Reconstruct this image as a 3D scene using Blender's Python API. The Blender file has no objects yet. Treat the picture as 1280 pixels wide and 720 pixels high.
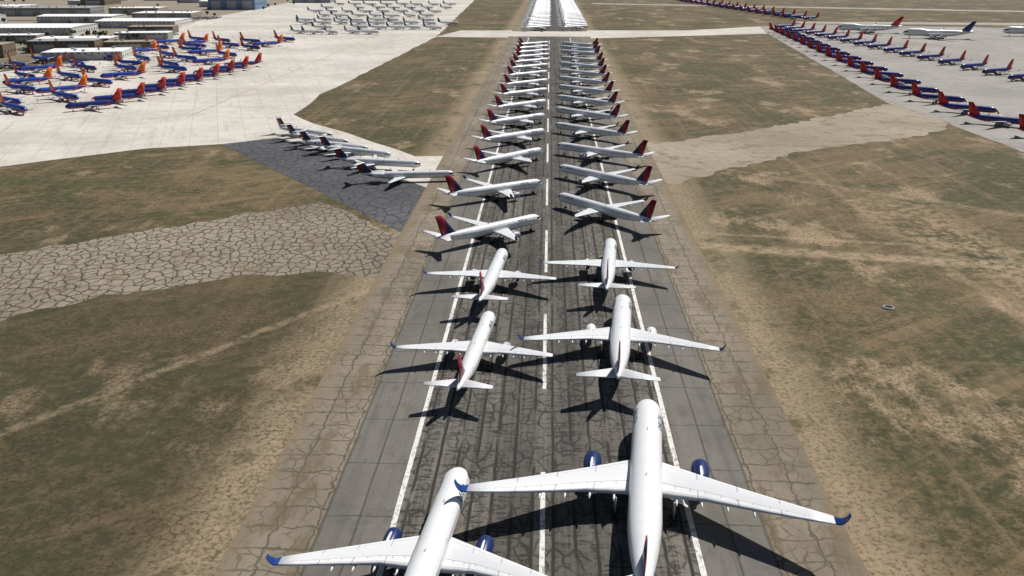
import bpy, math, random
from mathutils import Vector, Matrix
from mathutils.geometry import tessellate_polygon
random.seed(11)
sc=bpy.context.scene
col=sc.collection
def link(o): col.objects.link(o); return o

# ------------------------------------------------------------ node helper
class V:
    def __init__(s,t,k): s.t=t; s.k=k
    def _b(s,op,o,r=False):
        return s.t.m(op,o,s) if r else s.t.m(op,s,o)
    def __add__(s,o): return s._b('ADD',o)
    def __radd__(s,o): return s._b('ADD',o,True)
    def __sub__(s,o): return s._b('SUBTRACT',o)
    def __rsub__(s,o): return s._b('SUBTRACT',o,True)
    def __mul__(s,o): return s._b('MULTIPLY',o)
    def __rmul__(s,o): return s._b('MULTIPLY',o,True)
    def __truediv__(s,o): return s._b('DIVIDE',o)
    def __gt__(s,o): return s._b('GREATER_THAN',o)
    def __lt__(s,o): return s._b('LESS_THAN',o)
class T:
    def __init__(s,name):
        s.mat=bpy.data.materials.new(name); s.mat.use_nodes=True
        s.nt=s.mat.node_tree; s.b=s.nt.nodes['Principled BSDF']
        s.b.inputs['Specular IOR Level'].default_value=0.3
    def new(s,ty): return s.nt.nodes.new(ty)
    def put(s,v,sock):
        if isinstance(v,V): s.nt.links.new(v.k,sock)
        elif isinstance(v,(tuple,list)):
            sock.default_value=tuple(v)+((1,) if len(v)==3 and len(sock.default_value)==4 else ())
        else: sock.default_value=v
    def m(s,op,a,b=0.0,c=None):
        n=s.new('ShaderNodeMath'); n.operation=op
        s.put(a,n.inputs[0]); s.put(b,n.inputs[1])
        if c is not None: s.put(c,n.inputs[2])
        return V(s,n.outputs[0])
    def ab(s,a): return s.m('ABSOLUTE',a)
    def mod(s,a,b): return s.m('FLOORED_MODULO',a,b)
    def mx(s,a,b): return s.m('MAXIMUM',a,b)
    def mn(s,a,b): return s.m('MINIMUM',a,b)
    def ss(s,v,a,b,lo=0.0,hi=1.0):
        n=s.new('ShaderNodeMapRange'); n.interpolation_type='SMOOTHSTEP'
        s.put(v,n.inputs[0]); n.inputs[1].default_value=a; n.inputs[2].default_value=b
        n.inputs[3].default_value=lo; n.inputs[4].default_value=hi
        return V(s,n.outputs[0])
    def mix(s,f,a,b):
        n=s.new('ShaderNodeMix'); n.data_type='RGBA'
        s.put(f,n.inputs[0]); s.put(a,n.inputs[6]); s.put(b,n.inputs[7])
        return V(s,n.outputs[2])
    def xyz(s,kind='Object'):
        n=s.new('ShaderNodeTexCoord'); q=s.new('ShaderNodeSeparateXYZ')
        s.nt.links.new(n.outputs[kind],q.inputs[0])
        return V(s,q.outputs[0]),V(s,q.outputs[1]),V(s,q.outputs[2])
    def cmb(s,x,y,z=0.0):
        n=s.new('ShaderNodeCombineXYZ'); s.put(x,n.inputs[0]); s.put(y,n.inputs[1]); s.put(z,n.inputs[2])
        return V(s,n.outputs[0])
    def noise(s,vec,detail=3,rough=.55,scale=1.0):
        n=s.new('ShaderNodeTexNoise'); s.put(vec,n.inputs['Vector'])
        n.inputs['Scale'].default_value=scale; n.inputs['Detail'].default_value=detail; n.inputs['Roughness'].default_value=rough
        return V(s,n.outputs[0])
    def vor(s,vec,feature='DISTANCE_TO_EDGE',rnd=1.0):
        n=s.new('ShaderNodeTexVoronoi'); n.feature=feature; n.voronoi_dimensions='2D'; s.put(vec,n.inputs['Vector'])
        n.inputs['Scale'].default_value=1.0; n.inputs['Randomness'].default_value=rnd
        return V(s,n.outputs['Distance'])
    def out(s,c,rough=.9,metal=0.0):
        s.put(c,s.b.inputs['Base Color']); s.put(rough,s.b.inputs['Roughness']); s.b.inputs['Metallic'].default_value=metal
        return s.mat

# ------------------------------------------------------------ ground materials
def mat_ground():
    t=T('dry_grassland'); x,y,z=t.xyz()
    big=t.noise(t.cmb(x*.011,y*.009),5,.6)
    med=t.noise(t.cmb(x*.06,y*.05),4,.65)
    fine=t.noise(t.cmb(x*.9,y*.9),3,.8)
    tuft=t.noise(t.cmb(x*.28,y*.28),4,.75)
    left=(x<0.0)
    c=t.mix(t.ss(big+(med-.5)*.7-left*.03,.38,.60),(.050,.048,.018),(.145,.102,.052))
    c=t.mix(t.ss(tuft,.40,.62)*.52,c,(.215,.155,.085))
    c=t.mix(t.ss(fine,.48,.60)*.66,c,(.033,.030,.012))
    st=t.noise(t.cmb(x*.22,y*.006),3,.6)
    c=t.mix(t.ss(st,.5,.7)*.28,c,(.27,.19,.105))
    dg=t.noise(t.cmb((x*.8+y*.6)*.012,(y*.8-x*.6)*.16),3,.6)
    c=t.mix(t.ss(dg,.52,.68)*.34,c,(.27,.19,.11))
    gr=t.noise(t.cmb(x*.016+11.0,y*.02+5.0),5,.7)
    c=t.mix(t.ss(gr,.48,.57)*t.ss(tuft,.72,.4)*.72,c,(.046,.053,.017))
    bare=t.noise(t.cmb(x*.024+7.0,y*.014+3.0),6,.72)
    c=t.mix(t.ss(bare-left*.03,.54,.63)*t.ss(fine,.68,.42)*.80,c,(.37,.27,.17))
    rb=t.ss(t.ab(x-150.0+(med-.5)*40.0+(y-290.0)*.12),6.0,26.0,1.0,0.0)*t.ss(t.ab(y-270.0),60.0,150.0,1.0,0.0)
    c=t.mix(rb*t.ss(tuft+(med-.5)*.6,.40,.62)*.6,c,(.36,.26,.165))
    c=t.mix(left*t.ss(y,380.0,250.0)*.42,c,(.046,.038,.020))
    ax=t.ab(x)
    edge=t.ss(ax+(med-.5)*18.0,57.0,72.0,1.0,0.0)*t.ss(med,.28,.5)
    c=t.mix(edge*.74*t.ss(fine,.75,.4),c,(.34,.26,.17))
    for (x1,y1,x2,y2,w,sx,am) in [(57,300,155,282,4.5,1,.68),(57,317,155,300,1.6,1,.4),(-115,162,-83,209,1.6,-1,.40),(90,420,180,350,3.0,1,.3),(120,470,128,330,2.2,1,.28)]:
        l=math.hypot(x2-x1,y2-y1); nx,ny=-(y2-y1)/l,(x2-x1)/l
        d=t.ab((x-x1)*nx+(y-y1)*ny+(med-.5)*4.0)
        msk=t.ss(d,w*.3,w*1.5,1.0,0.0)*((x*sx)>54.0)*((y)<470.0)
        c=t.mix(msk*t.ss(tuft,.30,.60)*am,c,(.38,.285,.18))
    wv=(tuft-.5)*1.6
    cr=t.vor(t.cmb(x*.55+wv,y*.46+wv))
    c=t.mix(t.ss(cr,.03,.14,1.0,0.0)*left*((y)<240.0)*t.ss(med+(fine-.5)*.5,.44,.58)*.45,c,(.020,.016,.009))
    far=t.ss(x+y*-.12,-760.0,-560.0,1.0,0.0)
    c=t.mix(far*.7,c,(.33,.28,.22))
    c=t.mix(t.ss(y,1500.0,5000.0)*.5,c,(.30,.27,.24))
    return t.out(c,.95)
def cracks(t,x,y,sx,sy,w0,w1,warp=.35,ws=.15):
    n1=t.noise(t.cmb(x*ws,y*ws),3,.6)-.5
    n2=t.noise(t.cmb(x*ws+31.0,y*ws+17.0),3,.6)-.5
    return t.ss(t.vor(t.cmb(x*sx+n1*warp*2.0,y*sy+n2*warp*2.0)),w0,w1,1.0,0.0)
def joints(t,x,y,px,py,w,warp=.5):
    n1=(t.noise(t.cmb(x*.2,y*.2),4,.6)-.5)*warp*2.0
    jx=t.ss(t.ab(t.mod(x+n1,px)-px*.5),w*.5,w,1.0,0.0)
    jy=t.ss(t.ab(t.mod(y+n1,py)-py*.5),w*.5,w,1.0,0.0)
    return jx,jy
def mat_runway():
    t=T('runway_asphalt'); x,y,z=t.xyz(); ax=t.ab(x)
    big=t.noise(t.cmb(x*.05,y*.02),5,.65); fine=t.noise(t.cmb(x*1.3,y*1.3),3,.8)
    strk=t.noise(t.cmb(x*.9,y*.012),4,.7); blot=t.noise(t.cmb(x*.17,y*.10+9.0),5,.72)
    inner=t.mix(t.ss(big,.35,.65),(.120,.107,.091),(.190,.173,.148))
    inner=t.mix(t.ss(strk,.43,.64)*.62,inner,(.062,.056,.048))
    inner=t.mix(t.ss(blot,.52,.64)*.50,inner,(.056,.051,.045))
    lane=t.ss(t.ab(ax-5.5)+(strk-.5)*6.0,1.0,6.0,1.0,0.0)
    inner=t.mix(lane*.45,inner,(.043,.040,.036))
    jx,_=joints(t,x,y,3.8,11.0,.42,.3)
    tr=t.noise(t.cmb(x*.30,y*1.15),2,.6); tr2=t.noise(t.cmb(x*.10,y*.9+40.0),2,.5)
    cr1=cracks(t,x,y,.33,.20,.03,.11,.5)
    brk=t.ss(blot,.38,.55)
    lines=t.mx(jx*t.ss(t.noise(t.cmb(x*.3,y*.05),2,.5),.34,.46),cr1*brk*.85)
    lines=t.mx(lines,t.mx(t.ss(tr,.55,.62),t.ss(tr2,.59,.64))*t.ss(strk,.35,.55)*.9)
    inner=t.mix(lines*.9,inner,(.018,.017,.015))
    mid=t.mix(t.ss(big+(fine-.5)*.4,.3,.7),(.125,.115,.100),(.185,.172,.150))
    mid=t.mix(t.ss(blot,.50,.66)*.45,mid,(.080,.073,.062))
    mid=t.mix(t.ss(t.noise(t.cmb(x*.5,y*.02+70.0),3,.6),.5,.7)*.3,mid,(.07,.064,.055))
    _,my=joints(t,x,y,60.0,18.0,.24,.9); mid=t.mix(my*.6,mid,(.04,.037,.03))
    mid=t.mix(t.ss(t.ab(ax-33.0+(big-.5)*1.0),.12,.3,1.0,0.0)*.6,mid,(.04,.037,.03))
    outer=t.mix(t.ss(big+(fine-.5)*.5,.3,.7),(.175,.145,.105),(.29,.245,.185))
    ja,jb=joints(t,x,y,7.3,6.1,.28,2.0)
    o2=cracks(t,x,y,.36,.30,.02,.11,.6)
    oc=t.mx(t.mx(ja,jb)*.7,o2*t.ss(blot,.42,.60)*.6)
    outer=t.mix(oc,outer,(.052,.042,.025))
    outer=t.mix(t.ss(t.noise(t.cmb(x*.14,y*.05),4,.7),.50,.64)*.7,outer,(.130,.100,.056))
    c=t.mix(t.ss(ax+(fine-.5)*.3,26.8,27.2),inner,mid)
    c=t.mix(t.ss(ax+(fine-.5)*.6+(blot-.5)*.8,38.8,39.6),c,outer)
    c=t.mix(t.ss(t.ab(ax-39.2+(blot-.5)*.8),.15,.4,1.0,0.0)*.6,c,(.05,.043,.03))
    c=t.mix(t.ss(ax+(big-.5)*14.0+(fine-.5)*5.0,48.5,55.0)*.9,c,(.205,.152,.094))
    c=t.mix(t.ss(fine,.45,.68)*.30,c,(.038,.035,.03))
    return t.out(c,.88)
def mat_conc(name,a,b,crk,sx,w,pan=None,am=.8,ws=.15,aniso=1.0,weeds=0.0):
    t=T(name); x,y,z=t.xyz()
    big=t.noise(t.cmb(x*.012,y*.012),5,.6); fine=t.noise(t.cmb(x*1.1,y*1.1),3,.75); med=t.noise(t.cmb(x*.09,y*.09),4,.65)
    c=t.mix(t.ss(big+(med-.5)*.5,.3,.7),a,b)
    c=t.mix(t.ss(fine,.4,.7)*.25,c,crk)
    if pan:
        jx,jy=joints(t,x*.94+y*.34,y*.94-x*.34,pan,pan,.3,.1)
        c=t.mix(t.mx(jx,jy)*.35,c,crk)
        st=t.noise(t.cmb((x*.94+y*.34)*.2,(y*.94-x*.34)*.012),3,.6)
        c=t.mix(t.ss(st,.55,.75)*.3,c,crk)
    cr=cracks(t,x,y,sx,sx*aniso,w,w*3.2,.45,ws)
    c=t.mix(cr*am*t.ss(med,.25,.5,.45,1.0),c,crk)
    if weeds: c=t.mix(t.ss(med+(fine-.5)*.4,.52,.62)*weeds,c,(.130,.098,.05))
    return t.out(c,.9)
M_ground=mat_ground(); M_run=mat_runway()
M_apron=mat_conc('apron_concrete',(.48,.445,.39),(.65,.61,.545),(.24,.21,.17),.03,.006,15.0,.4)
M_rap=mat_conc('remote_apron_concrete',(.27,.255,.23),(.36,.34,.305),(.12,.105,.085),.04,.008,12.0,.5)
M_dark=mat_conc('dark_taxiway_asphalt',(.072,.072,.078),(.120,.120,.127),(.024,.023,.023),.22,.03,None,.75,.15,.6)
M_lc=mat_conc('cracked_taxiway_concrete',(.21,.175,.13),(.33,.28,.215),(.040,.033,.020),.28,.035,9.0,.9,.2,.75,.5)
M_rc=mat_conc('old_taxiway_concrete',(.25,.205,.15),(.37,.315,.24),(.15,.115,.068),.10,.012,8.0,.35,.15,1.0,.6)
M_road=mat_conc('road_surface',(.30,.275,.24),(.40,.37,.32),(.2,.18,.15),.05,.01,None,.4)
def mat_paint():
    t=T('runway_marking_paint'); x,y,z=t.xyz()
    f=t.noise(t.cmb(x*1.6,y*.8),4,.75); g=t.noise(t.cmb(x*.3,y*.08),3,.6)
    c=t.mix(t.ss(f+(g-.5)*.6,.48,.66)*.8,(.70,.69,.65),(.18,.165,.14))
    return t.out(c,.8)
M_paint=mat_paint()

def poly(name,pts,z,mat,jit=1.0,step=9.0):
    P=[]
    n=len(pts)
    for i in range(n):
        a=Vector(pts[i]); b=Vector(pts[(i+1)%n]); l=(b-a).length
        k=max(1,min(60,int(l/step))); d=(b-a)/max(l,.01); nn=Vector((-d.y,d.x))
        for j in range(k):
            p=a+(b-a)*j/k
            if jit: p=p+nn*random.uniform(-jit,jit)
            P.append(Vector((p.x,p.y,z)))
    tri=tessellate_polygon([P])
    me=bpy.data.meshes.new(name); me.from_pydata([tuple(p) for p in P],[],[tuple(q) for q in tri]); me.update()
    me.materials.append(mat)
    if me.polygons[0].normal.z<0: me.flip_normals()
    return link(bpy.data.objects.new(name,me))
def rects(name,rs,z,mat):
    vs=[];fs=[]
    for (x0,y0,x1,y1) in rs:
        b=len(vs); vs+=[(x0,y0,z),(x1,y0,z),(x1,y1,z),(x0,y1,z)]; fs.append((b,b+1,b+2,b+3))
    me=bpy.data.meshes.new(name); me.from_pydata(vs,[],fs); me.materials.append(mat)
    return link(bpy.data.objects.new(name,me))

rects('ground',[(-9000,-1500,9000,15000)],0,M_ground)
poly('apron_pavement',[(-900,250),(-333,353),(-266,415),(-215,462),(-178,475),(-100,395),(-50,313),(-44,330),(-46,449),(-67,448),(-94,483),(-119,514),(-144,540),(-165,575),(-170,666),(-162,847),(-148,1199),(-184,2203),(-209,2791),(-596,2586),(-615,2104),(-585,1528),(-455,899),(-492,795),(-638,707),(-1100,640)],.02,M_apron,1.2,20)
poly('remote_apron',[(298,1271),(318,1412),(393,1469),(662,1400),(1200,1400),(1200,380),(300,400),(249,471),(246,570),(239,643)],.02,M_rap,1.0,20)
poly('cross_taxiway',[(-150,1200),(-127,1312),(197,1326),(318,1412),(298,1271),(54,1182)],.04,M_apron,1.0,20)
poly('cracked_taxiway',[(-520,60),(-234,239),(-186,281),(-94,355),(-62,318),(-50,300),(-50,262),(-70,268),(-97,262),(-132,243),(-152,223),(-197,195),(-470,10)],.03,M_lc,1.8,5)
poly('old_taxiway',[(50,488),(63,489),(131,537),(242,640),(250,560),(220,520),(131,466),(59,395),(50,390)],.03,M_rc,3.0,6)
poly('dark_taxiway',[(-178,475),(-153,495),(-121,466),(-82,416),(-52,380),(-44,376),(-44,311),(-52,311)],.05,M_dark,.3,10)
rects('runway',[(-53.5,-200,53.5,1210),(-53.5,1300,53.5,3400)],.07,M_run)
poly('perimeter_road',[(96,2133),(916,1833),(1600,1600),(1600,1650),(916,1890),(96,2180)],.03,M_road,1,20)
poly('access_road',[(398,1480),(900,1445),(1500,1420),(1500,1460),(900,1500),(398,1530)],.035,M_road,1,20)
poly('town_road',[(-655,1480),(-760,1500),(-1500,1460),(-1500,1480),(-760,1525),(-655,1505)],.03,M_dark,.3,30)
rs=[(-27.0,-150,-26.0,1190),(26.0,-150,27.0,1190)]
y=21
while y<1150: rs.append((-.45,y,.45,y+47)); y+=83
rects('runway_markings',rs,.09,M_paint)
M_yel=T('taxi_line_paint').out((.40,.27,.05),.8)
rects('apron_taxi_line',[(-231,560,-230.3,2100),(-400,560,-399.3,720)],.05,M_yel)

# ------------------------------------------------------------ aircraft
class MB:
    def __init__(s): s.v=[];s.f=[];s.m=[];s.uv=[];s.mats=[];s.sm=[]
    def mi(s,mat):
        if mat not in s.mats: s.mats.append(mat)
        return s.mats.index(mat)
    def face(s,idx,mat,uv=None,smooth=True):
        s.f.append(tuple(idx)); s.m.append(s.mi(mat)); s.uv.append(uv or [(0,0)]*len(idx)); s.sm.append(smooth)
    def rings(s,R,mat,closed=True,caps=True,us=None,vs=None,smooth=True):
        b=len(s.v); n=len(R[0])
        for r in R: s.v+= [tuple(p) for p in r]
        for i in range(len(R)-1):
            mm=mat[i] if isinstance(mat,list) else mat
            for j in range(n if closed else n-1):
                k=(j+1)%n
                q=[b+i*n+j,b+i*n+k,b+(i+1)*n+k,b+(i+1)*n+j]
                uv=None
                if us: uv=[(us[j],vs[i]),(us[k],vs[i]),(us[k],vs[i+1]),(us[j],vs[i+1])]
                s.face(q,mm,uv,smooth)
        if caps:
            m0=mat[0] if isinstance(mat,list) else mat; m1=mat[-1] if isinstance(mat,list) else mat
            s.face([b+j for j in range(n)][::-1],m0,[(us[j],vs[0]) for j in range(n)][::-1] if us else None,False)
            e=b+(len(R)-1)*n; s.face([e+j for j in range(n)],m1,[(us[j],vs[-1]) for j in range(n)] if us else None,False)
    def mesh(s,name):
        me=bpy.data.meshes.new(name); me.from_pydata(s.v,[],s.f)
        uvl=me.uv_layers.new(name='UVMap')
        for p,mi,uv,sm in zip(me.polygons,s.m,s.uv,s.sm):
            p.material_index=mi; p.use_smooth=sm
            for li,c in zip(p.loop_indices,uv): uvl.data[li].uv=c
        for m in s.mats: me.materials.append(m)
        import bmesh
        bm=bmesh.new(); bm.from_mesh(me); bmesh.ops.recalc_face_normals(bm,faces=bm.faces); bm.to_mesh(me); bm.free()
        return me
AF=[(1.0,0.0),(.82,.30),(.6,.62),(.38,.92),(.2,.9),(.07,.6),(0,0),(.07,-.35),(.2,-.5),(.45,-.5),(.75,-.22)]
AFS=[(1.0,0.0),(.7,.55),(.35,1.0),(.1,.7),(0,0),(.1,-.7),(.35,-1.0),(.7,-.55)]
def section(le,ch,th,nrm,af):
    return [Vector(le)+Vector((0,-c*ch,0))+Vector(nrm)*(h*th*.5*ch) for c,h in af]
def cyl(mb,c,r,w,axis,mat,n=14):
    R=[]
    for sgn in (-.5,.5):
        rr=[]
        for j in range(n):
            a=2*math.pi*j/n
            if axis=='x': rr.append(Vector((c[0]+sgn*w,c[1]+r*math.cos(a),c[2]+r*math.sin(a))))
            else: rr.append(Vector((c[0]+r*math.cos(a),c[1]+r*math.sin(a),c[2]+sgn*w)))
        R.append(rr)
    mb.rings(R,mat)

def paint_mat(name,S,top,belly,bellyz=-.55,tailc=None):
    t=T(name); x,y,z=t.xyz(); L=S['L'];R=S['R'];zc=S['zc']
    dn=t.noise(t.cmb(x*.6,y*.35,z*.6),4,.6)
    c=t.mix(t.ss(dn,.35,.75)*.18,top,tuple(q*.72 for q in top))
    c=t.mix(t.ss(z+(dn-.5)*.1,zc+bellyz*R-.05,zc+bellyz*R+.05,1.0,0.0),c,belly)
    if tailc: c=t.mix((y+z*.9)<(-L/2+.16*L+zc*.9),c,tailc)
    win=(t.ab(z-(zc+.22*R))<.20)*(t.mod(y,.62)<.30)*(y<(L/2-2.6*R))*(y>(-L/2+.22*L))
    c=t.mix(win*.85,c,(.03,.035,.045))
    for yd in (L/2-2.0*R,L/2-.42*L,-L/2+.24*L):
        o=(t.ab(y-yd)<.62)*(t.ab(z-(zc+.05*R))<1.05); i=(t.ab(y-yd)<.50)*(t.ab(z-(zc+.05*R))<.93)
        c=t.mix((o-i)*.6,c,(.12,.12,.14))
    seam=(t.mod(y+.5,3.6)<.07); c=t.mix(seam*.22,c,(.25,.25,.26))
    cock=(y>(L/2-1.55*R))*(z>(zc+.12*R))*(z<(zc+.47*R))*(1.0-(t.ab(x)<.05))
    c=t.mix(cock,c,(.012,.014,.018))
    t.b.inputs['Coat Weight'].default_value=.25; t.b.inputs['Coat Roughness'].default_value=.12
    return t.out(c,.34)
def wing_mat(name,base,mid):
    t=T(name); n=t.new('ShaderNodeUVMap'); q=t.new('ShaderNodeSeparateXYZ'); t.nt.links.new(n.outputs[0],q.inputs[0])
    u=V(t,q.outputs[0]);v=V(t,q.outputs[1]); x,y,z=t.xyz()
    dn=t.noise(t.cmb(x*.5,y*.8,z),4,.6)
    c=t.mix(t.ss(dn,.35,.75)*.3,base,tuple(a*.75 for a in base))
    box=(u>.16)*(u<.66)*(v<.92); c=t.mix(box*.65,c,mid)
    for p,w in ((.16,.008),(.66,.008),(.84,.005)):
        c=t.mix((t.ab(u-p)<w)*.6,c,(.10,.10,.11))
    for p in (.30,.52,.74):
        c=t.mix((t.ab(v-p)<.003)*(t.ab(u-.5)>.17)*.6,c,(.12,.12,.13))
    sp=(u>.66)*(u<.74)*(t.mod(v,.085)<.006); c=t.mix(sp*.5,c,(.12,.12,.13))
    return t.out(c,.38)
def fin_mat(name,stops):
    t=T(name); n=t.new('ShaderNodeUVMap'); q=t.new('ShaderNodeSeparateXYZ'); t.nt.links.new(n.outputs[0],q.inputs[0])
    u=V(t,q.outputs[0]);v=V(t,q.outputs[1]); k=u+v*.9
    c=stops[0][1]
    for th,cc in stops[1:]: c=t.mix(t.ss(k,th-.01,th+.01),c,cc)
    t.b.inputs['Coat Weight'].default_value=.2
    c=t.mix(((t.ab(u-.70)<.006)*(v<.95))*.6,c,(.02,.02,.02))
    return t.out(c,.35)
def solid(name,c,r=.4,metal=0.0,nz=.15,sc_=1.5):
    t=T(name); x,y,z=t.xyz(); f=t.noise(t.cmb(x*sc_,y*sc_,z*sc_),4,.65)
    return t.out(t.mix(t.ss(f,.35,.7)*nz*2,c,tuple(q*.6 for q in c)),r,metal=metal)
M_tire=solid('tyre_rubber',(.02,.02,.02),.9); M_strut=solid('landing_gear_metal',(.45,.46,.47),.35,.6)
M_in=solid('engine_fan_dark',(.03,.03,.035),.4); M_lip=solid('inlet_lip_metal',(.62,.63,.65),.25,.9); M_hot=solid('exhaust_metal',(.18,.16,.14),.4,.8)
M_navy=solid('navy_paint',(.010,.028,.115),.32); M_gry=solid('grey_paint',(.42,.43,.45),.38); M_wht=solid('white_paint',(.74,.745,.75),.32)
M_word=solid('wordmark_blue',(.015,.03,.12),.4); M_fair=solid('fairing_paint',(.62,.63,.64),.4)
M_bluew=solid('winglet_blue',(.012,.05,.24),.3); M_orw=solid('winglet_orange',(.60,.12,.02),.35); M_redw=solid('winglet_red',(.42,.02,.02),.35)
NV=(.012,.020,.080)
FIN_D=fin_mat('tail_livery_red_navy',[(0,NV),(.76,(.34,.008,.018)),(1.06,(.15,.004,.014)),(1.45,(.30,.008,.018))])
FIN_A=fin_mat('tail_livery_navy_red',[(0,NV),(.95,(.30,.008,.018)),(1.35,NV)])
FIN_O=fin_mat('tail_livery_orange',[(0,(.02,.05,.28)),(.10,(.80,.11,.012)),(1.05,(.78,.28,.02)),(1.45,(.6,.03,.02))])
FIN_R=fin_mat('tail_livery_crimson',[(0,(.02,.04,.25)),(.25,(.50,.015,.02)),(1.2,(.58,.10,.02)),(1.5,(.34,.01,.02))])
FIN_W=fin_mat('tail_livery_white',[(0,(.6,.6,.6)),(1.0,(.50,.54,.60))])
FIN_WR=fin_mat('tail_livery_red',[(0,(.70,.7,.7)),(.1,(.52,.02,.02))])
FIN_B=fin_mat('tail_livery_blue',[(0,(.70,.7,.7)),(.1,(.02,.03,.13))])
WING_W=wing_mat('wing_paint_white',(.76,.765,.77),(.64,.65,.66))
WING_G=wing_mat('wing_paint_grey',(.50,.51,.53),(.36,.37,.39))

def airliner(name,S):
    mb=MB(); L,R,zc=S['L'],S['R'],S['zc']; H2=L/2
    body=S['body']; N=28
    tn=S.get('nose',2.1)*R/L; tt=1-S.get('tail',.34)
    st=[0,.0015,.005,.011,.02,.031,.043,.056,.07,.085]; st=[q*tn/.085 for q in st]
    k=14
    st+=[tn+(tt-tn)*(i+1)/k for i in range(k)]
    st+=[tt+(1-tt)*(i+1)/12 for i in range(12)]
    def rad(t):
        if t<tn: e=1-t/tn; r=R*max(.02,(1-e**2.1))**.56; c=zc-.20*R*e**1.6
        elif t<=tt: r=R;c=zc
        else:
            e=(t-tt)/(1-tt); r=R*(1-.90*e**1.55); c=zc+(R-r)*.62
        hump=0
        if S.get('hump'):
            a=t*L
            if a<S['hump']:
                hump=.36*R*min(1,max(0,(a-1.0)/5.0))*(1-max(0,(a-S['hump']*.72)/(S['hump']*.28)))
        return r,c,hump
    RR=[]
    for t_ in st:
        r,c,h=rad(t_); ring=[]
        for j in range(N):
            a=2*math.pi*j/N; zz=math.sin(a)*r
            if h and zz>0: zz+=h*math.sin(a)**1.0
            ring.append(Vector((math.cos(a)*r,H2-t_*L,c+zz)))
        RR.append(ring)
    mb.rings(RR,body)
    w=S['wing']; yl=w['y']; BR=[]
    for i in range(11):
        e=i/10; yy=yl+w['cr']*.22-e*w['cr']*1.45; k_=math.sin(math.pi*e)**.5 if 0<e<1 else .0
        ring=[]
        for j in range(16):
            a=2*math.pi*j/16
            ring.append(Vector((math.cos(a)*R*1.10*(.15+.85*k_),yy,zc-.50*R+math.sin(a)*R*.66*(.15+.85*k_))))
        BR.append(ring)
    mb.rings(BR,S.get('fair',M_fair))
    half=w['span']/2; sw=math.tan(math.radians(w['sweep'])); z0=zc+w.get('z0',-.50)*R; di=math.tan(math.radians(w['dih']))
    kf=w['kf']
    def wsec(f):
        x=f*half
        ch=w['cr']+(w['ck']-w['cr'])*f/kf if f<kf else w['ck']+(w['ct']-w['ck'])*(f-kf)/(1-kf)
        flex=w.get('flex',0)*f*f
        return x,yl-x*sw,z0+x*di+flex,ch,.135-.045*f
    us=[p[0] for p in AF]
    for s in (1,-1):
        secs=[];vv=[]
        for f in (0,.12,.22,kf,.45,.6,.75,.88,1.0):
            x,yy,zz,ch,th=wsec(f); secs.append(section((s*x,yy,zz),ch,th,(0,0,1),AF)); vv.append(f)
        mb.rings(secs,S['wingm'],us=us,vs=vv)
        x,yy,zz,ch,th=wsec(1.0); ws=[section((s*x,yy,zz),ch,th,(0,0,1),AF)]
        wl=S.get('winglet',2.2)
        if wl>0:
            for e,cant in ((.25,20),(.5,48),(.75,68),(1.0,76)):
                ca=math.radians(cant); 
                dx=wl*(e*.75-.28*e*e); dz=wl*(e*e*.78+.08*e); dy=wl*.95*e
                ws.append(section((s*(x+dx),yy-dy,zz+dz),ch*(1-.62*e),.09,(-s*math.sin(ca),0,math.cos(ca)),AF))
            mb.rings(ws,S['wlm'],us=us,vs=[1]*5)
        for f in S.get('tracks',(.2,.36,.5,.64)):
            x,yy,zz,ch,th=wsec(f); FR=[]
            ln=ch*.18+2.2
            for i in range(7):
                e=i/6; rr=.36*math.sin(math.pi*min(.97,max(.03,e)))**.7*(R/2.5)
                FR.append([Vector((s*x+rr*.7*math.cos(a),yy-ch+ln*.80-e*ln*1.18,zz-.34-.12*e+rr*math.sin(a))) for a in [2*math.pi*j/8 for j in range(8)]])
            mb.rings(FR,S['wingm'])
        h=S['stab']; hh=h['span']/2; ss_=math.tan(math.radians(h['sweep'])); secs=[];vv=[]
        for f in (0,.5,1.0):
            x=f*hh; ch=h['cr']+(h['ct']-h['cr'])*f
            secs.append(section((s*x,h['y']-x*ss_,h['z']+x*math.tan(math.radians(h.get('dih',6)))),ch,.09,(0,0,1),AF)); vv.append(f*.9)
        mb.rings(secs,S['wingm'],us=us,vs=vv)
        for (ex,ey,ez,er,el) in S['eng']:
            prof=[(-.30,.0),(-.22,.14),(-.32,.15),(-.32,.80),(-.10,.80),(-.02,.86),(0,.92),(-.03,.98),(-.14,1.05),(-.35,1.08),(-.60,1.02),(-.82,.90),(-1.0,.76),(-1.0,.66),(-.92,.62),(-.95,.50),(-1.15,.42),(-1.28,.34),(-1.28,.24),(-1.22,.22),(-1.45,.03)]
            mats=[M_in,M_in,M_in,M_in,M_lip,M_lip,M_lip]+[S['nac']]*5+[S['nac'],M_in,M_in,M_hot,M_hot,M_hot,M_hot,M_hot]
            ER=[[Vector((s*ex+math.cos(a)*er*pr,ey+q*el,ez+math.sin(a)*er*pr)) for a in [2*math.pi*j/20 for j in range(20)]] for q,pr in [(q,max(pr,.005)) for q,pr in prof]]
            mb.rings(ER,mats,caps=False)
            if S.get('rear'):
                p0=section((s*(ex-er*.85),ey-el*.15,ez),el*.7,.14,(0,0,1),AFS); p1=section((s*R*.5,ey-el*.15,ez),el*.7,.14,(0,0,1),AFS)
                mb.rings([p0,p1],S['nac'])
            else:
                zw=z0+ex*di+.02; yw=yl-ex*sw
                p0=section((s*ex,ey-el*.22,ez+er*.95),(ey-el*.22)-(yw-2.2),.07,(1,0,0),AFS)
                p1=section((s*ex,ey-el*.40,zw+.05),(ey-el*.40)-(yw-3.0),.07,(1,0,0),AFS)
                mb.rings([p0,p1],S['pyl'] if 'pyl' in S else S['wingm'])
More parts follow.
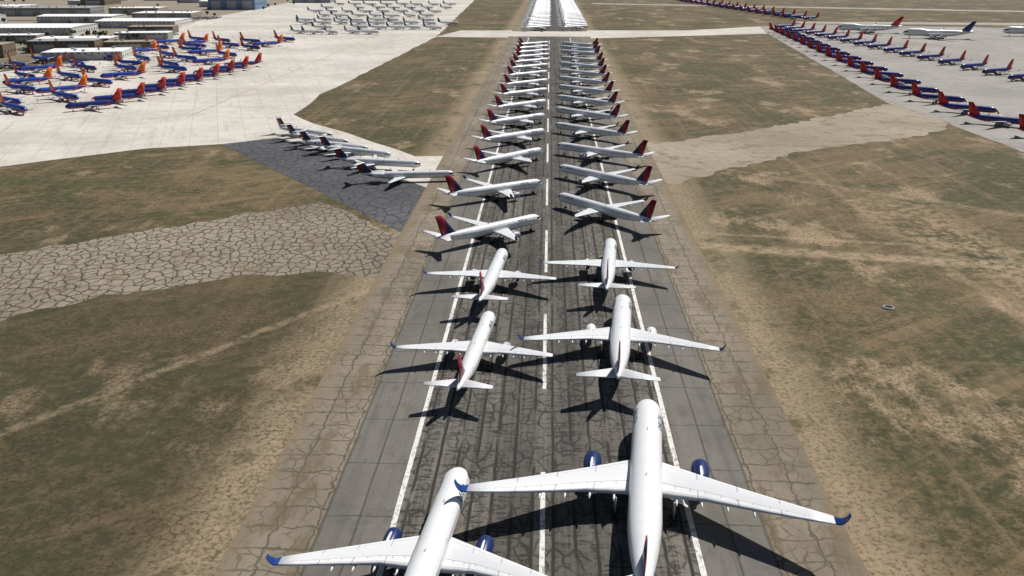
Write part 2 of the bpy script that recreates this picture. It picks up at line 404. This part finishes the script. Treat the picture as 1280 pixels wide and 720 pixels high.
        for gx,gy in S['gear']:
            wr=S['wr']; cyl(mb,(s*gx,gy,(zc-.6*R+wr)/2+.2),.16*R/2.2,zc-.6*R-wr+.4,'z',M_strut,8)
            for dy in S['bog']:
                for dx in (-.42,.42): cyl(mb,(s*gx+dx*wr/.55,gy+dy,wr),wr,.42,'x',M_tire)
    v=S['fin']; sv=math.tan(math.radians(v['sweep'])); zb=zc+.55*R; secs=[];vv=[]
    uf=[p[0] for p in AFS]
    for f in (0,.12,.5,1.0):
        dz=f*v['h']; ch=v['cr']+(v['ct']-v['cr'])*f
        if f==0: ch+=R
        y0=v['y']-dz*sv+(1.0*R if f==0 else 0)
        secs.append(section((0,y0,zb+dz),ch,.10 if f else .06,(1,0,0),AFS)); vv.append(f)
    mb.rings(secs,v['mat'],us=uf,vs=vv)
    gy=H2-S.get('ng',2.3)*R; wr=S['wr']*.8
    cyl(mb,(0,gy,(zc-.8*R+wr)/2),.13*R/2.2,zc-.8*R-wr+.5,'z',M_strut,8)
    for dx in (-.3,.3): cyl(mb,(dx,gy,wr),wr,.3,'x',M_tire)
    for ya,za in ((H2-.25*L,zc+R),(H2-.5*L,zc+R)):
        mb.rings([section((0,ya,za-.1),.7,.2,(1,0,0),AFS),section((0,ya-.35,za+.45),.3,.2,(1,0,0),AFS)],M_gry)
    if 'word' in S:
        txt,size,y0=S['word']
        cu=bpy.data.curves.new('t','FONT'); cu.body=txt; cu.size=size; cu.space_character=1.2; cu.resolution_u=2; cu.offset=.02
        ob=bpy.data.objects.new('t',cu); link(ob); bpy.context.view_layer.update()
        dg=bpy.context.evaluated_depsgraph_get(); me=bpy.data.meshes.new_from_object(ob.evaluated_get(dg))
        for s in (1,-1):
            b=len(mb.v); ph=math.radians(22)
            for q in me.vertices:
                a=ph+q.co.y/R; yy=y0+q.co.x if s>0 else y0+ (size*len(txt)*.9) - q.co.x
                mb.v.append((s*(R+.06)*math.cos(a),yy,zc+(R+.06)*math.sin(a)))
            for p in me.polygons: mb.face([b+i for i in p.vertices],M_word,None,False)
        bpy.data.objects.remove(ob); bpy.data.meshes.remove(me)
    return mb.mesh(name)

def spec_wide():
    S=dict(L=66.0,R=2.95,zc=5.6,wing=dict(y=13.0,span=61.5,sweep=33.5,cr=13.5,ck=8.4,kf=.34,ct=2.6,dih=4.5,flex=1.3),
     stab=dict(y=-25.0,span=19,sweep=35,cr=6.4,ct=2.4,z=6.6,dih=6),fin=dict(y=-20.8,h=8.6,sweep=42,cr=8.6,ct=3.4,mat=FIN_A),
     eng=[(10.2,12.7,3.3,1.62,6.0)],gear=[(5.2,-2.0)],bog=(-.8,.8),wr=.66,winglet=3.6,tracks=(.18,.32,.46,.6))
    S.update(wingm=WING_W,wlm=M_bluew,nac=M_navy,nose=2.2,word=('DELTA',1.7,18.5))
    S['body']=paint_mat('fuselage_paint_wide',S,(.78,.785,.79),(.50,.51,.52),-.72); return S
def spec_767(tag='767',wl=None,nac=None,span=47.6,sweep=33.5):
    S=dict(L=54.9,R=2.52,zc=5.0,wing=dict(y=9.6,span=span,sweep=sweep,cr=10.6,ck=6.6,kf=.33,ct=2.3,dih=5.5),
     stab=dict(y=-20.6,span=18.6,sweep=36,cr=5.8,ct=1.9,z=6.0,dih=7),fin=dict(y=-17.3,h=8.3,sweep=43,cr=7.6,ct=2.8,mat=FIN_A),
     eng=[(7.9,9.6,2.75,1.35,5.2)],gear=[(4.6,-2.2)],bog=(-.7,.7),wr=.58,winglet=2.6)
    S.update(wingm=WING_W,wlm=wl or M_navy,nac=nac or M_wht,word=('DELTA',1.45,15.5))
    S['body']=paint_mat('fuselage_paint_'+tag,S,(.78,.785,.79),(.50,.51,.52),-.75); return S
def spec_757(L=47.3,tag='a',fin=None,word=True):
    a=(L-47.3)/2
    S=dict(L=L,R=1.95,zc=4.4,wing=dict(y=8.2,span=37.6,sweep=27.5,cr=8.3,ck=5.4,kf=.33,ct=1.9,dih=5.5),
     stab=dict(y=-17.2-a,span=15.2,sweep=31,cr=4.7,ct=1.6,z=5.2,dih=7),fin=dict(y=-14.2-a,h=7.5,sweep=40,cr=6.4,ct=2.5,mat=fin or FIN_D),
     eng=[(6.5,8.2,2.35,1.15,4.6)],gear=[(3.7,-1.4)],bog=(-.6,.6),wr=.5,winglet=2.2)
    S.update(wingm=WING_W,wlm=M_navy,nac=M_gry)
    if word: S['word']=('DELTA',1.15,12.0+a)
    S['body']=paint_mat('fuselage_paint_'+tag,S,(.76,.765,.77),(.46,.47,.48),-.7); return S
def spec_737(tag,fin,wl,top,belly):
    S=dict(L=37.5,R=1.98,zc=3.6,wing=dict(y=6.6,span=33.5,sweep=27,cr=7.4,ck=4.6,kf=.32,ct=1.6,dih=6),
     stab=dict(y=-13.3,span=14.2,sweep=32,cr=4.2,ct=1.4,z=4.4,dih=7),fin=dict(y=-9.8,h=8.0,sweep=36,cr=7.0,ct=2.9,mat=fin),
     eng=[(5.0,7.4,1.75,1.05,4.0)],gear=[(2.9,-1.2)],bog=(0,),wr=.5,winglet=2.3,tracks=(.25,.42,.6))
    S.update(wingm=WING_G,wlm=wl,nac=M_gry,fair=solid('belly_'+tag,belly,.4))
    S['body']=paint_mat('fuselage_paint_'+tag,S,top,belly,-.45,tailc=belly); return S
def spec_md(tag='md'):
    S=dict(L=43.0,R=1.70,zc=3.2,wing=dict(y=0.5,span=31.5,sweep=26,cr=7.0,ck=4.6,kf=.3,ct=1.3,dih=3),
     stab=dict(y=-18.6,span=12.2,sweep=32,cr=3.6,ct=1.4,z=9.1,dih=-1),fin=dict(y=-14.6,h=5.2,sweep=42,cr=6.2,ct=4.2,mat=FIN_A),
     eng=[(2.9,-10.2,3.9,.92,5.4)],gear=[(2.5,-4.2)],bog=(0,),wr=.48,winglet=0,rear=True,tail=.30)
    S.update(wingm=WING_W,wlm=M_wht,nac=M_wht)
    S['body']=paint_mat('fuselage_paint_'+tag,S,(.76,.765,.77),(.46,.47,.48),-.7); return S
def spec_rj():
    S=dict(L=33.0,R=1.6,zc=3.1,wing=dict(y=6.0,span=28.5,sweep=26,cr=6.0,ck=3.8,kf=.32,ct=1.3,dih=5),
     stab=dict(y=-11.8,span=11.5,sweep=32,cr=3.4,ct=1.2,z=3.9,dih=5),fin=dict(y=-9.4,h=5.4,sweep=38,cr=5.0,ct=1.8,mat=FIN_B),
     eng=[(4.4,6.4,1.7,.85,3.4)],gear=[(2.6,-1.0)],bog=(0,),wr=.45,winglet=1.4)
    S.update(wingm=WING_W,wlm=M_wht,nac=M_gry)
    S['body']=paint_mat('fuselage_paint_rj',S,(.80,.805,.81),(.5,.5,.52),-.6); return S
def spec_747(tag,fin):
    S=dict(L=70.6,R=3.25,zc=5.9,wing=dict(y=15.5,span=62,sweep=39,cr=15.0,ck=9.2,kf=.36,ct=3.6,dih=6),
     stab=dict(y=-25.6,span=22.2,sweep=40,cr=7.6,ct=2.6,z=7.0,dih=7),fin=dict(y=-21.0,h=10.6,sweep=47,cr=10.0,ct=3.8,mat=fin),
     eng=[(11.8,10.6,3.0,1.35,5.4),(20.8,2.8,3.7,1.35,5.4)],gear=[(3.2,-3.0)],bog=(-2.4,-.7,.7,2.4),wr=.62,winglet=1.8,hump=25.0,tracks=(.2,.36,.52,.7))
    S.update(wingm=WING_W,wlm=M_wht,nac=M_wht)
    S['body']=paint_mat('fuselage_paint_'+tag,S,(.78,.78,.77),(.5,.5,.5),-.5); return S
m_wide=airliner('widebody_mesh',spec_wide()); m_767=airliner('twinjet_mesh',spec_767()); m_767b=airliner('twinjet_blue_engine_mesh',spec_767('767b',M_bluew,M_navy,45.0,29.5))
m_757=airliner('narrow_mesh',spec_757()); m_753=airliner('narrow_long_mesh',spec_757(53.5,'b'))
m_75w=airliner('narrow_white_mesh',spec_757(47.3,'w',FIN_W,False))
m_sw_o=airliner('blue_orange_mesh',spec_737('bo',FIN_O,M_orw,(.018,.060,.36),(.52,.05,.02)))
m_sw_r=airliner('blue_red_mesh',spec_737('br',FIN_R,M_redw,(.012,.030,.19),(.30,.02,.02)))
m_md=airliner('rear_engine_mesh',spec_md()); m_rj=airliner('regional_mesh',spec_rj())
m_747r=airliner('jumbo_red_mesh',spec_747('jr',FIN_WR)); m_747b=airliner('jumbo_blue_mesh',spec_747('jb',FIN_B))
def place(name,me,x,y,hdg,ref='c',L=0,jit=1.0,s=1.0):
    """hdg: compass heading deg (0=+Y, 90=+X). ref n = (x,y) is nose position"""
    a=math.radians(hdg+random.uniform(-jit,jit)); d=(math.sin(a),math.cos(a))
    if ref=='n': x-=d[0]*L/2; y-=d[1]*L/2
    if ref=='t': x+=d[0]*L/2; y+=d[1]*L/2
    o=bpy.data.objects.new(name,me); o.location=(x,y,.095); o.rotation_euler=(0,0,-a); o.scale=(s,s,s); return link(o)
place('widebody_jet_airliner',m_wide,18.4,137.8,6.5,jit=0)
place('widebody_jet_airliner',m_767b,-18.2,116,6,jit=0)
place('widebody_jet_airliner',m_767,19.1,207.5,5.5,jit=0)
place('narrowbody_jet_airliner',m_757,-17.0,198.5,5,jit=0,s=1.02)
place('narrowbody_jet_airliner',m_757,19.6,264,5,jit=0,s=1.08)
place('narrowbody_jet_airliner',m_757,-16.2,253,5,jit=0,s=1.04)
Ly=[319,375,444,498,551,609,667,721,778,832,880,927,973,1020,1066]
for i,yy in enumerate(Ly): place('narrowbody_jet_airliner',m_757,-2.5+random.uniform(-.8,.8)+min(i*.3,3),yy,[50,57,44,48][i] if i<4 else 47,'n',47.3)
Ry=[352,405,457,518,576,630,685,738,790,845,898,965,1012,1060]
for i,yy in enumerate(Ry): place('narrowbody_jet_airliner',m_753,4.5+random.uniform(-.8,.8)+max(0,i-4)*1.2,yy,[-42,-47,-56,-50,-48][i] if i<5 else -48,'n',53.5)
for x,yy,tx,ty in [(-119,486,-158,510),(-106,467,-147,489),(-92,450,-131,468),(-78,435,-115,452),(-60,414,-98,421),(-42,395,-79,390)]:
    place('rear_engine_jet_airliner',m_md,x,yy,math.degrees(math.atan2(x-tx,yy-ty)),'n',43)
yy=1310
while yy<2950:
    place('narrowbody_jet_airliner',m_75w,-17,yy,50,jit=3,s=1.1); place('narrowbody_jet_airliner',m_75w,37,yy+12,52,jit=3,s=1.1); yy+=36
# blue fleet, left apron
for i in range(9): place('blue_red_jet_airliner',m_sw_r,-290+i*2.5,602+i*31,-128,'t',36.5,3)
random.seed(5)
SWL=[]
tries=0
while len(SWL)<56 and tries<6000:
    tries+=1
    px=random.uniform(-500,-322); py=random.uniform(575,1120)
    if px<-500+ (py<820)*(10)+ (py<700)*40 or (py>900 and px<-455): continue
    if px>-345 and py<800: continue
    if all(math.hypot(px-a,(py-b)*.9)>35 for a,b in SWL): SWL.append((px,py))
for x,yv in SWL:
    r=random.random(); place('blue_orange_jet_airliner',m_sw_o,x,yv,random.choice([128,128,120,-130]),jit=6,s=1.03) if r<.8 else place('blue_red_jet_airliner',m_sw_r,x,yv,128,jit=6)
# blue fleet, right apron
yy=470
while yy<1340:
    tx=258+max(0,(yy-684))*.076+ (8 if yy<560 else 0)
    place('blue_red_jet_airliner',m_sw_r,tx,yy,125,'t',36.5,3); yy+=46
yy=620
while yy<1400:
    place('blue_red_jet_airliner',m_sw_r,408-(yy-832)*.082,yy,-118,'t',36.5,3); yy+=40
yy=1600
while yy<2300:
    place('blue_red_jet_airliner',m_sw_r,319+(2142-yy)*.14,yy,120,'t',36.5,3); yy+=42
yy=1580
while yy<2300:
    place('blue_red_jet_airliner',m_sw_r,375+(2142-yy)*.14,yy,-120,'t',36.5,3); yy+=50
place('jumbo_jet_airliner',m_747r,440,1290,-80,jit=0,s=1.2); place('jumbo_jet_airliner',m_747b,495,1195,-80,jit=0,s=1.2); place('jumbo_jet_airliner',m_747b,640,1235,-80,jit=0,s=1.2)
for r,(x0,yv,n,dx) in enumerate([(-367,1244,6,22),(-330,1330,8,24),(-380,1430,9,25),(-400,1500,8,26),(-430,1620,8,28),(-450,1760,8,30),(-460,1900,8,32),(-470,2050,8,32)]):
    for i in range(n):
        if random.random()<.88: place('regional_jet_airliner',m_rj,x0+i*dx*1.1+random.uniform(-3,3),yv+random.uniform(-8,8),random.choice([120,110,130]),jit=6,s=1.1)

# ------------------------------------------------------------ buildings
def wall_mat(name,c):
    t=T(name); x,y,z=t.xyz(); f=t.noise(t.cmb(x*.3,y*.3,z*.5),4,.6)
    rib=(t.mod(x+y,1.2)<.15); c2=t.mix(t.ss(f,.35,.7)*.4,c,tuple(q*.6 for q in c)); return t.out(t.mix(rib*.3,c2,tuple(q*.5 for q in c)),.7)
def roof_mat(name,c):
    t=T(name); x,y,z=t.xyz(); f=t.noise(t.cmb(x*.08,y*.08),5,.65)
    rib=(t.mod(x,3.0)<.3); c2=t.mix(t.ss(f,.40,.75)*.25,c,tuple(q*.6 for q in c)); return t.out(t.mix(rib*.2,c2,tuple(q*.6 for q in c)),.6)
WALLS=[wall_mat('wall_beige',(.36,.30,.23)),wall_mat('wall_grey',(.30,.30,.30)),wall_mat('wall_brown',(.20,.15,.11)),wall_mat('wall_blue',(.16,.26,.38)),wall_mat('wall_white',(.6,.59,.56))]
ROOFS=[roof_mat('roof_white',(.84,.84,.84)),roof_mat('roof_grey',(.34,.34,.34)),roof_mat('roof_tan',(.36,.30,.23)),roof_mat('roof_bluewhite',(.60,.68,.76))]
M_win=T('building_glass').out((.03,.04,.05),.15); M_door=solid('hangar_door',(.42,.43,.44),.6)
def box(mb,x0,y0,z0,x1,y1,z1,mat):
    a=[Vector((x0,y0,z0)),Vector((x1,y0,z0)),Vector((x1,y1,z0)),Vector((x0,y1,z0))]; b=[Vector((p.x,p.y,z1)) for p in a]
    mb.rings([a,b],mat,smooth=False)
def building(name,cx,cy,w,d,h,rot,wm,rm,gable=0):
    e=bpy.data.objects.new(name,None); link(e); e.location=(cx,cy,0); e.rotation_euler=(0,0,math.radians(rot))
    def part(pn,mb):
        o=bpy.data.objects.new(pn,mb.mesh(name+'_'+pn)); link(o); o.parent=e
    m=MB(); box(m,-w/2,-d/2,0,w/2,d/2,h,wm); part('walls',m)
    m=MB()
    if gable:
        A=[Vector((-w/2-.6,-d/2-.6,h+.01)),Vector((-w/2-.6,d/2+.6,h+.01)),Vector((-w/2-.6,0,h+gable))]
        B=[Vector((w/2+.6,p.y,p.z)) for p in A]; m.rings([A,B],rm,smooth=False)
    else:
        box(m,-w/2-.3,-d/2-.3,h+.01,w/2+.3,d/2+.3,h+.5,rm)
        for k in range(max(2,int(w*d/700))):
            px=random.uniform(-w*.42,w*.42); py=random.uniform(-d*.38,d*.38); box(m,px-1.5,py-1.2,h+.52,px+1.5,py+1.2,h+2.2,M_gry)
    part('roof',m)
    m=MB(); nd=max(1,int(w/28))
    for k in range(nd):
        px=-w/2+(k+.5)*w/nd; box(m,px-w/nd*.30,-d/2-.25,0,px+w/nd*.30,-d/2-.003,h*.72,M_door)
    part('doors',m)
    m=MB(); nw=max(2,int(w/6))
    for k in range(nw):
        px=-w/2+(k+.5)*w/nw; box(m,px-1.3,-d/2-.12,h*.80,px+1.3,-d/2-.003,h*.93,M_win)
    for k in range(max(2,int(d/8))):
        py=-d/2+(k+.5)*d/max(2,int(d/8)); box(m,w/2+.003,py-1.2,h*.35,w/2+.12,py+1.2,h*.55,M_win)
    part('windows',m)
B=[('maintenance_hangar',-690,1225,120,85,11,4,4,0,2),('maintenance_hangar',-845,1270,110,80,11,4,4,0,2),('warehouse_building',-612,1375,118,75,10,3,4,0,2),
('terminal_building',-470,915,76,44,8,12,4,0,0),('office_building',-590,925,60,34,13,10,2,2,0),('office_building',-530,985,70,28,12,10,2,1,0),('office_building',-470,1010,50,24,9,12,2,2,0),
('warehouse_building',-560,1070,84,38,8,8,0,0,0),('maintenance_hangar',-640,1890,95,80,24,0,3,3,7),('warehouse_building',-900,1650,160,60,14,3,1,1,0),
('warehouse_building',-760,1690,90,50,12,3,0,0,0),('warehouse_building',-1080,1750,150,80,12,5,4,0,0),('warehouse_building',-760,1480,120,60,10,3,4,0,2),('warehouse_building',-950,1450,120,70,11,3,4,0,2),
('office_building',-650,1095,60,26,9,8,0,0,0),('warehouse_building',-715,1050,70,30,8,8,1,1,0),('warehouse_building',-780,1130,80,34,9,4,0,0,0),('warehouse_building',-1150,1350,150,70,12,4,4,0,2),
('office_building',-510,1140,64,30,9,10,1,0,0),('warehouse_building',-545,1250,60,30,9,8,2,2,0),('warehouse_building',-665,1590,100,60,9,4,0,0,0),('warehouse_building',-690,1990,120,50,12,2,4,0,2)]
for (n,cx_,cy_,w_,d_,h_,r_,wm,rm,g) in B: building(n,cx_,cy_,w_,d_,h_,r_,WALLS[wm],ROOFS[rm],g)
for k in range(60):
    cx_=random.uniform(-2100,-640); cy_=random.uniform(2050,3800)
    building(random.choice(['warehouse_building','commercial_building']),cx_,cy_,random.uniform(50,170),random.uniform(35,90),random.uniform(7,14),random.uniform(-4,8),random.choice(WALLS),random.choice(ROOFS+ROOFS[:1]),random.choice([0,0,2]))
building('maintenance_hangar',-430,2330,110,60,18,0,WALLS[4],ROOFS[0],4); building('maintenance_hangar',-300,2700,110,60,18,0,WALLS[1],ROOFS[0],4); building('maintenance_hangar',-560,2200,90,60,16,0,WALLS[1],ROOFS[1],3)
mb=MB(); CM=[solid('car_white',(.7,.7,.7),.3),solid('car_grey',(.25,.26,.27),.3),solid('car_black',(.03,.03,.03),.3),solid('car_red',(.35,.03,.02),.3),solid('car_blue',(.04,.08,.22),.3)]
def car(x,y,a,mat):
    c,s=math.cos(a),math.sin(a)
    def Rg(hw,y0,y1,z): return [Vector((x+c*px-s*py,y+s*px+c*py,z)) for px,py in ((-hw,y0),(hw,y0),(hw,y1),(-hw,y1))]
    mb.rings([Rg(.85,-2.2,2.2,.25),Rg(.9,-2.25,2.25,.6),Rg(.85,-2.1,2.15,.92)],mat,smooth=False)
    mb.rings([Rg(.80,-1.9,1.0,.93),Rg(.62,-1.4,.4,1.42)],M_win,smooth=False)
for (x0,y0,nx,ny) in [(-545,820,14,5),(-620,985,22,3),(-760,1080,20,3),(-560,1180,22,6),(-700,1420,26,3),(-640,1540,24,8),(-860,1360,30,4),(-800,1780,30,4)]:
    for i in range(nx):
        for j in range(ny):
            if random.random()<.75: car(x0+i*3.0,y0+j*9.0,random.uniform(-.05,.05),random.choice(CM[:1]*3+CM))
link(bpy.data.objects.new('parked_cars',mb.mesh('parked_cars')))
mb=MB(); tf=T('tree_foliage'); x,y,z=tf.xyz(); ff=tf.noise(tf.cmb(x*.4,y*.4,z*.4),3,.6); M_leaf=tf.out(tf.mix(tf.ss(ff,.35,.65),(.035,.05,.02),(.08,.10,.045)),.9)
M_bark=solid('tree_bark',(.10,.07,.05),.9)
for k in range(150):
    cx_=random.uniform(-1500,-560); cy_=random.uniform(1100,2600)
    if random.random()<.35: cx_=random.uniform(-660,-510); cy_=random.uniform(930,1200)
    hh=random.uniform(5,10)
    mb.rings([[Vector((cx_+r*math.cos(a),cy_+r*math.sin(a),zz)) for a in (0,1.57,3.14,4.71)] for r,zz in ((.35,0),(.15,hh*.7))],M_bark)
    for q in range(46):
        u=Vector((random.gauss(0,1),random.gauss(0,1),random.gauss(0,.8))); u=u/u.length*random.uniform(.4,1)
        p=Vector((cx_+u.x*hh*.42,cy_+u.y*hh*.42,hh*.68+u.z*hh*.36)); s=random.uniform(.5,1.1)
        a=Vector((random.gauss(0,1),random.gauss(0,1),random.gauss(0,1))).normalized()*s; b_=a.orthogonal().normalized()*s
        n0=len(mb.v); mb.v+=[tuple(p-a-b_),tuple(p+a-b_),tuple(p+a+b_),tuple(p-a+b_)]; mb.face([n0,n0+1,n0+2,n0+3],M_leaf,None,False)
link(bpy.data.objects.new('distant_trees',mb.mesh('distant_trees')))
mb=MB(); M_c=solid('inlet_concrete',(.36,.34,.30),.9)
mb.rings([[Vector((99+r*math.cos(a),243+r*math.sin(a),zz)) for a in [2*math.pi*j/20 for j in range(20)]] for r,zz in ((1.7,0),(1.6,.35),(1.25,.35),(1.2,.05))],M_c,caps=False)
mb.rings([[Vector((99+r*math.cos(a),243+r*math.sin(a),.06)) for a in [2*math.pi*j/20 for j in range(20)]] for r in (1.2,.05)],M_in,caps=False)
link(bpy.data.objects.new('drainage_inlet',mb.mesh('drainage_inlet')))

# ------------------------------------------------------------ camera, light, sky
cam=bpy.data.cameras.new('camera'); co=link(bpy.data.objects.new('camera',cam)); sc.camera=co
cam.sensor_width=36; cam.lens=1110/1280*36; cam.clip_start=1; cam.clip_end=30000
co.location=(0,0,94.3); co.rotation_euler=(math.radians(90-20.27),0,math.radians(2.32))
el=math.radians(53); az=math.radians(40)
sd=Vector((math.sin(az)*math.cos(el),math.cos(az)*math.cos(el),math.sin(el)))
sun=bpy.data.lights.new('sun','SUN'); sun.energy=5.0; sun.angle=math.radians(.5); sun.color=(1,.965,.91)
so=link(bpy.data.objects.new('sun',sun)); so.rotation_euler=(-sd).to_track_quat('-Z','Y').to_euler(); so.location=(0,0,500)
w=bpy.data.worlds.new('World'); sc.world=w; w.use_nodes=True
sky=w.node_tree.nodes.new('ShaderNodeTexSky'); sky.sky_type='NISHITA'; sky.sun_disc=False; sky.sun_elevation=el; sky.sun_rotation=az; sky.altitude=800
bg=w.node_tree.nodes['Background']; bg.inputs[1].default_value=.05; w.node_tree.links.new(sky.outputs[0],bg.inputs[0])
sc.view_settings.view_transform='Standard'; sc.view_settings.look='None'; sc.view_settings.exposure=0
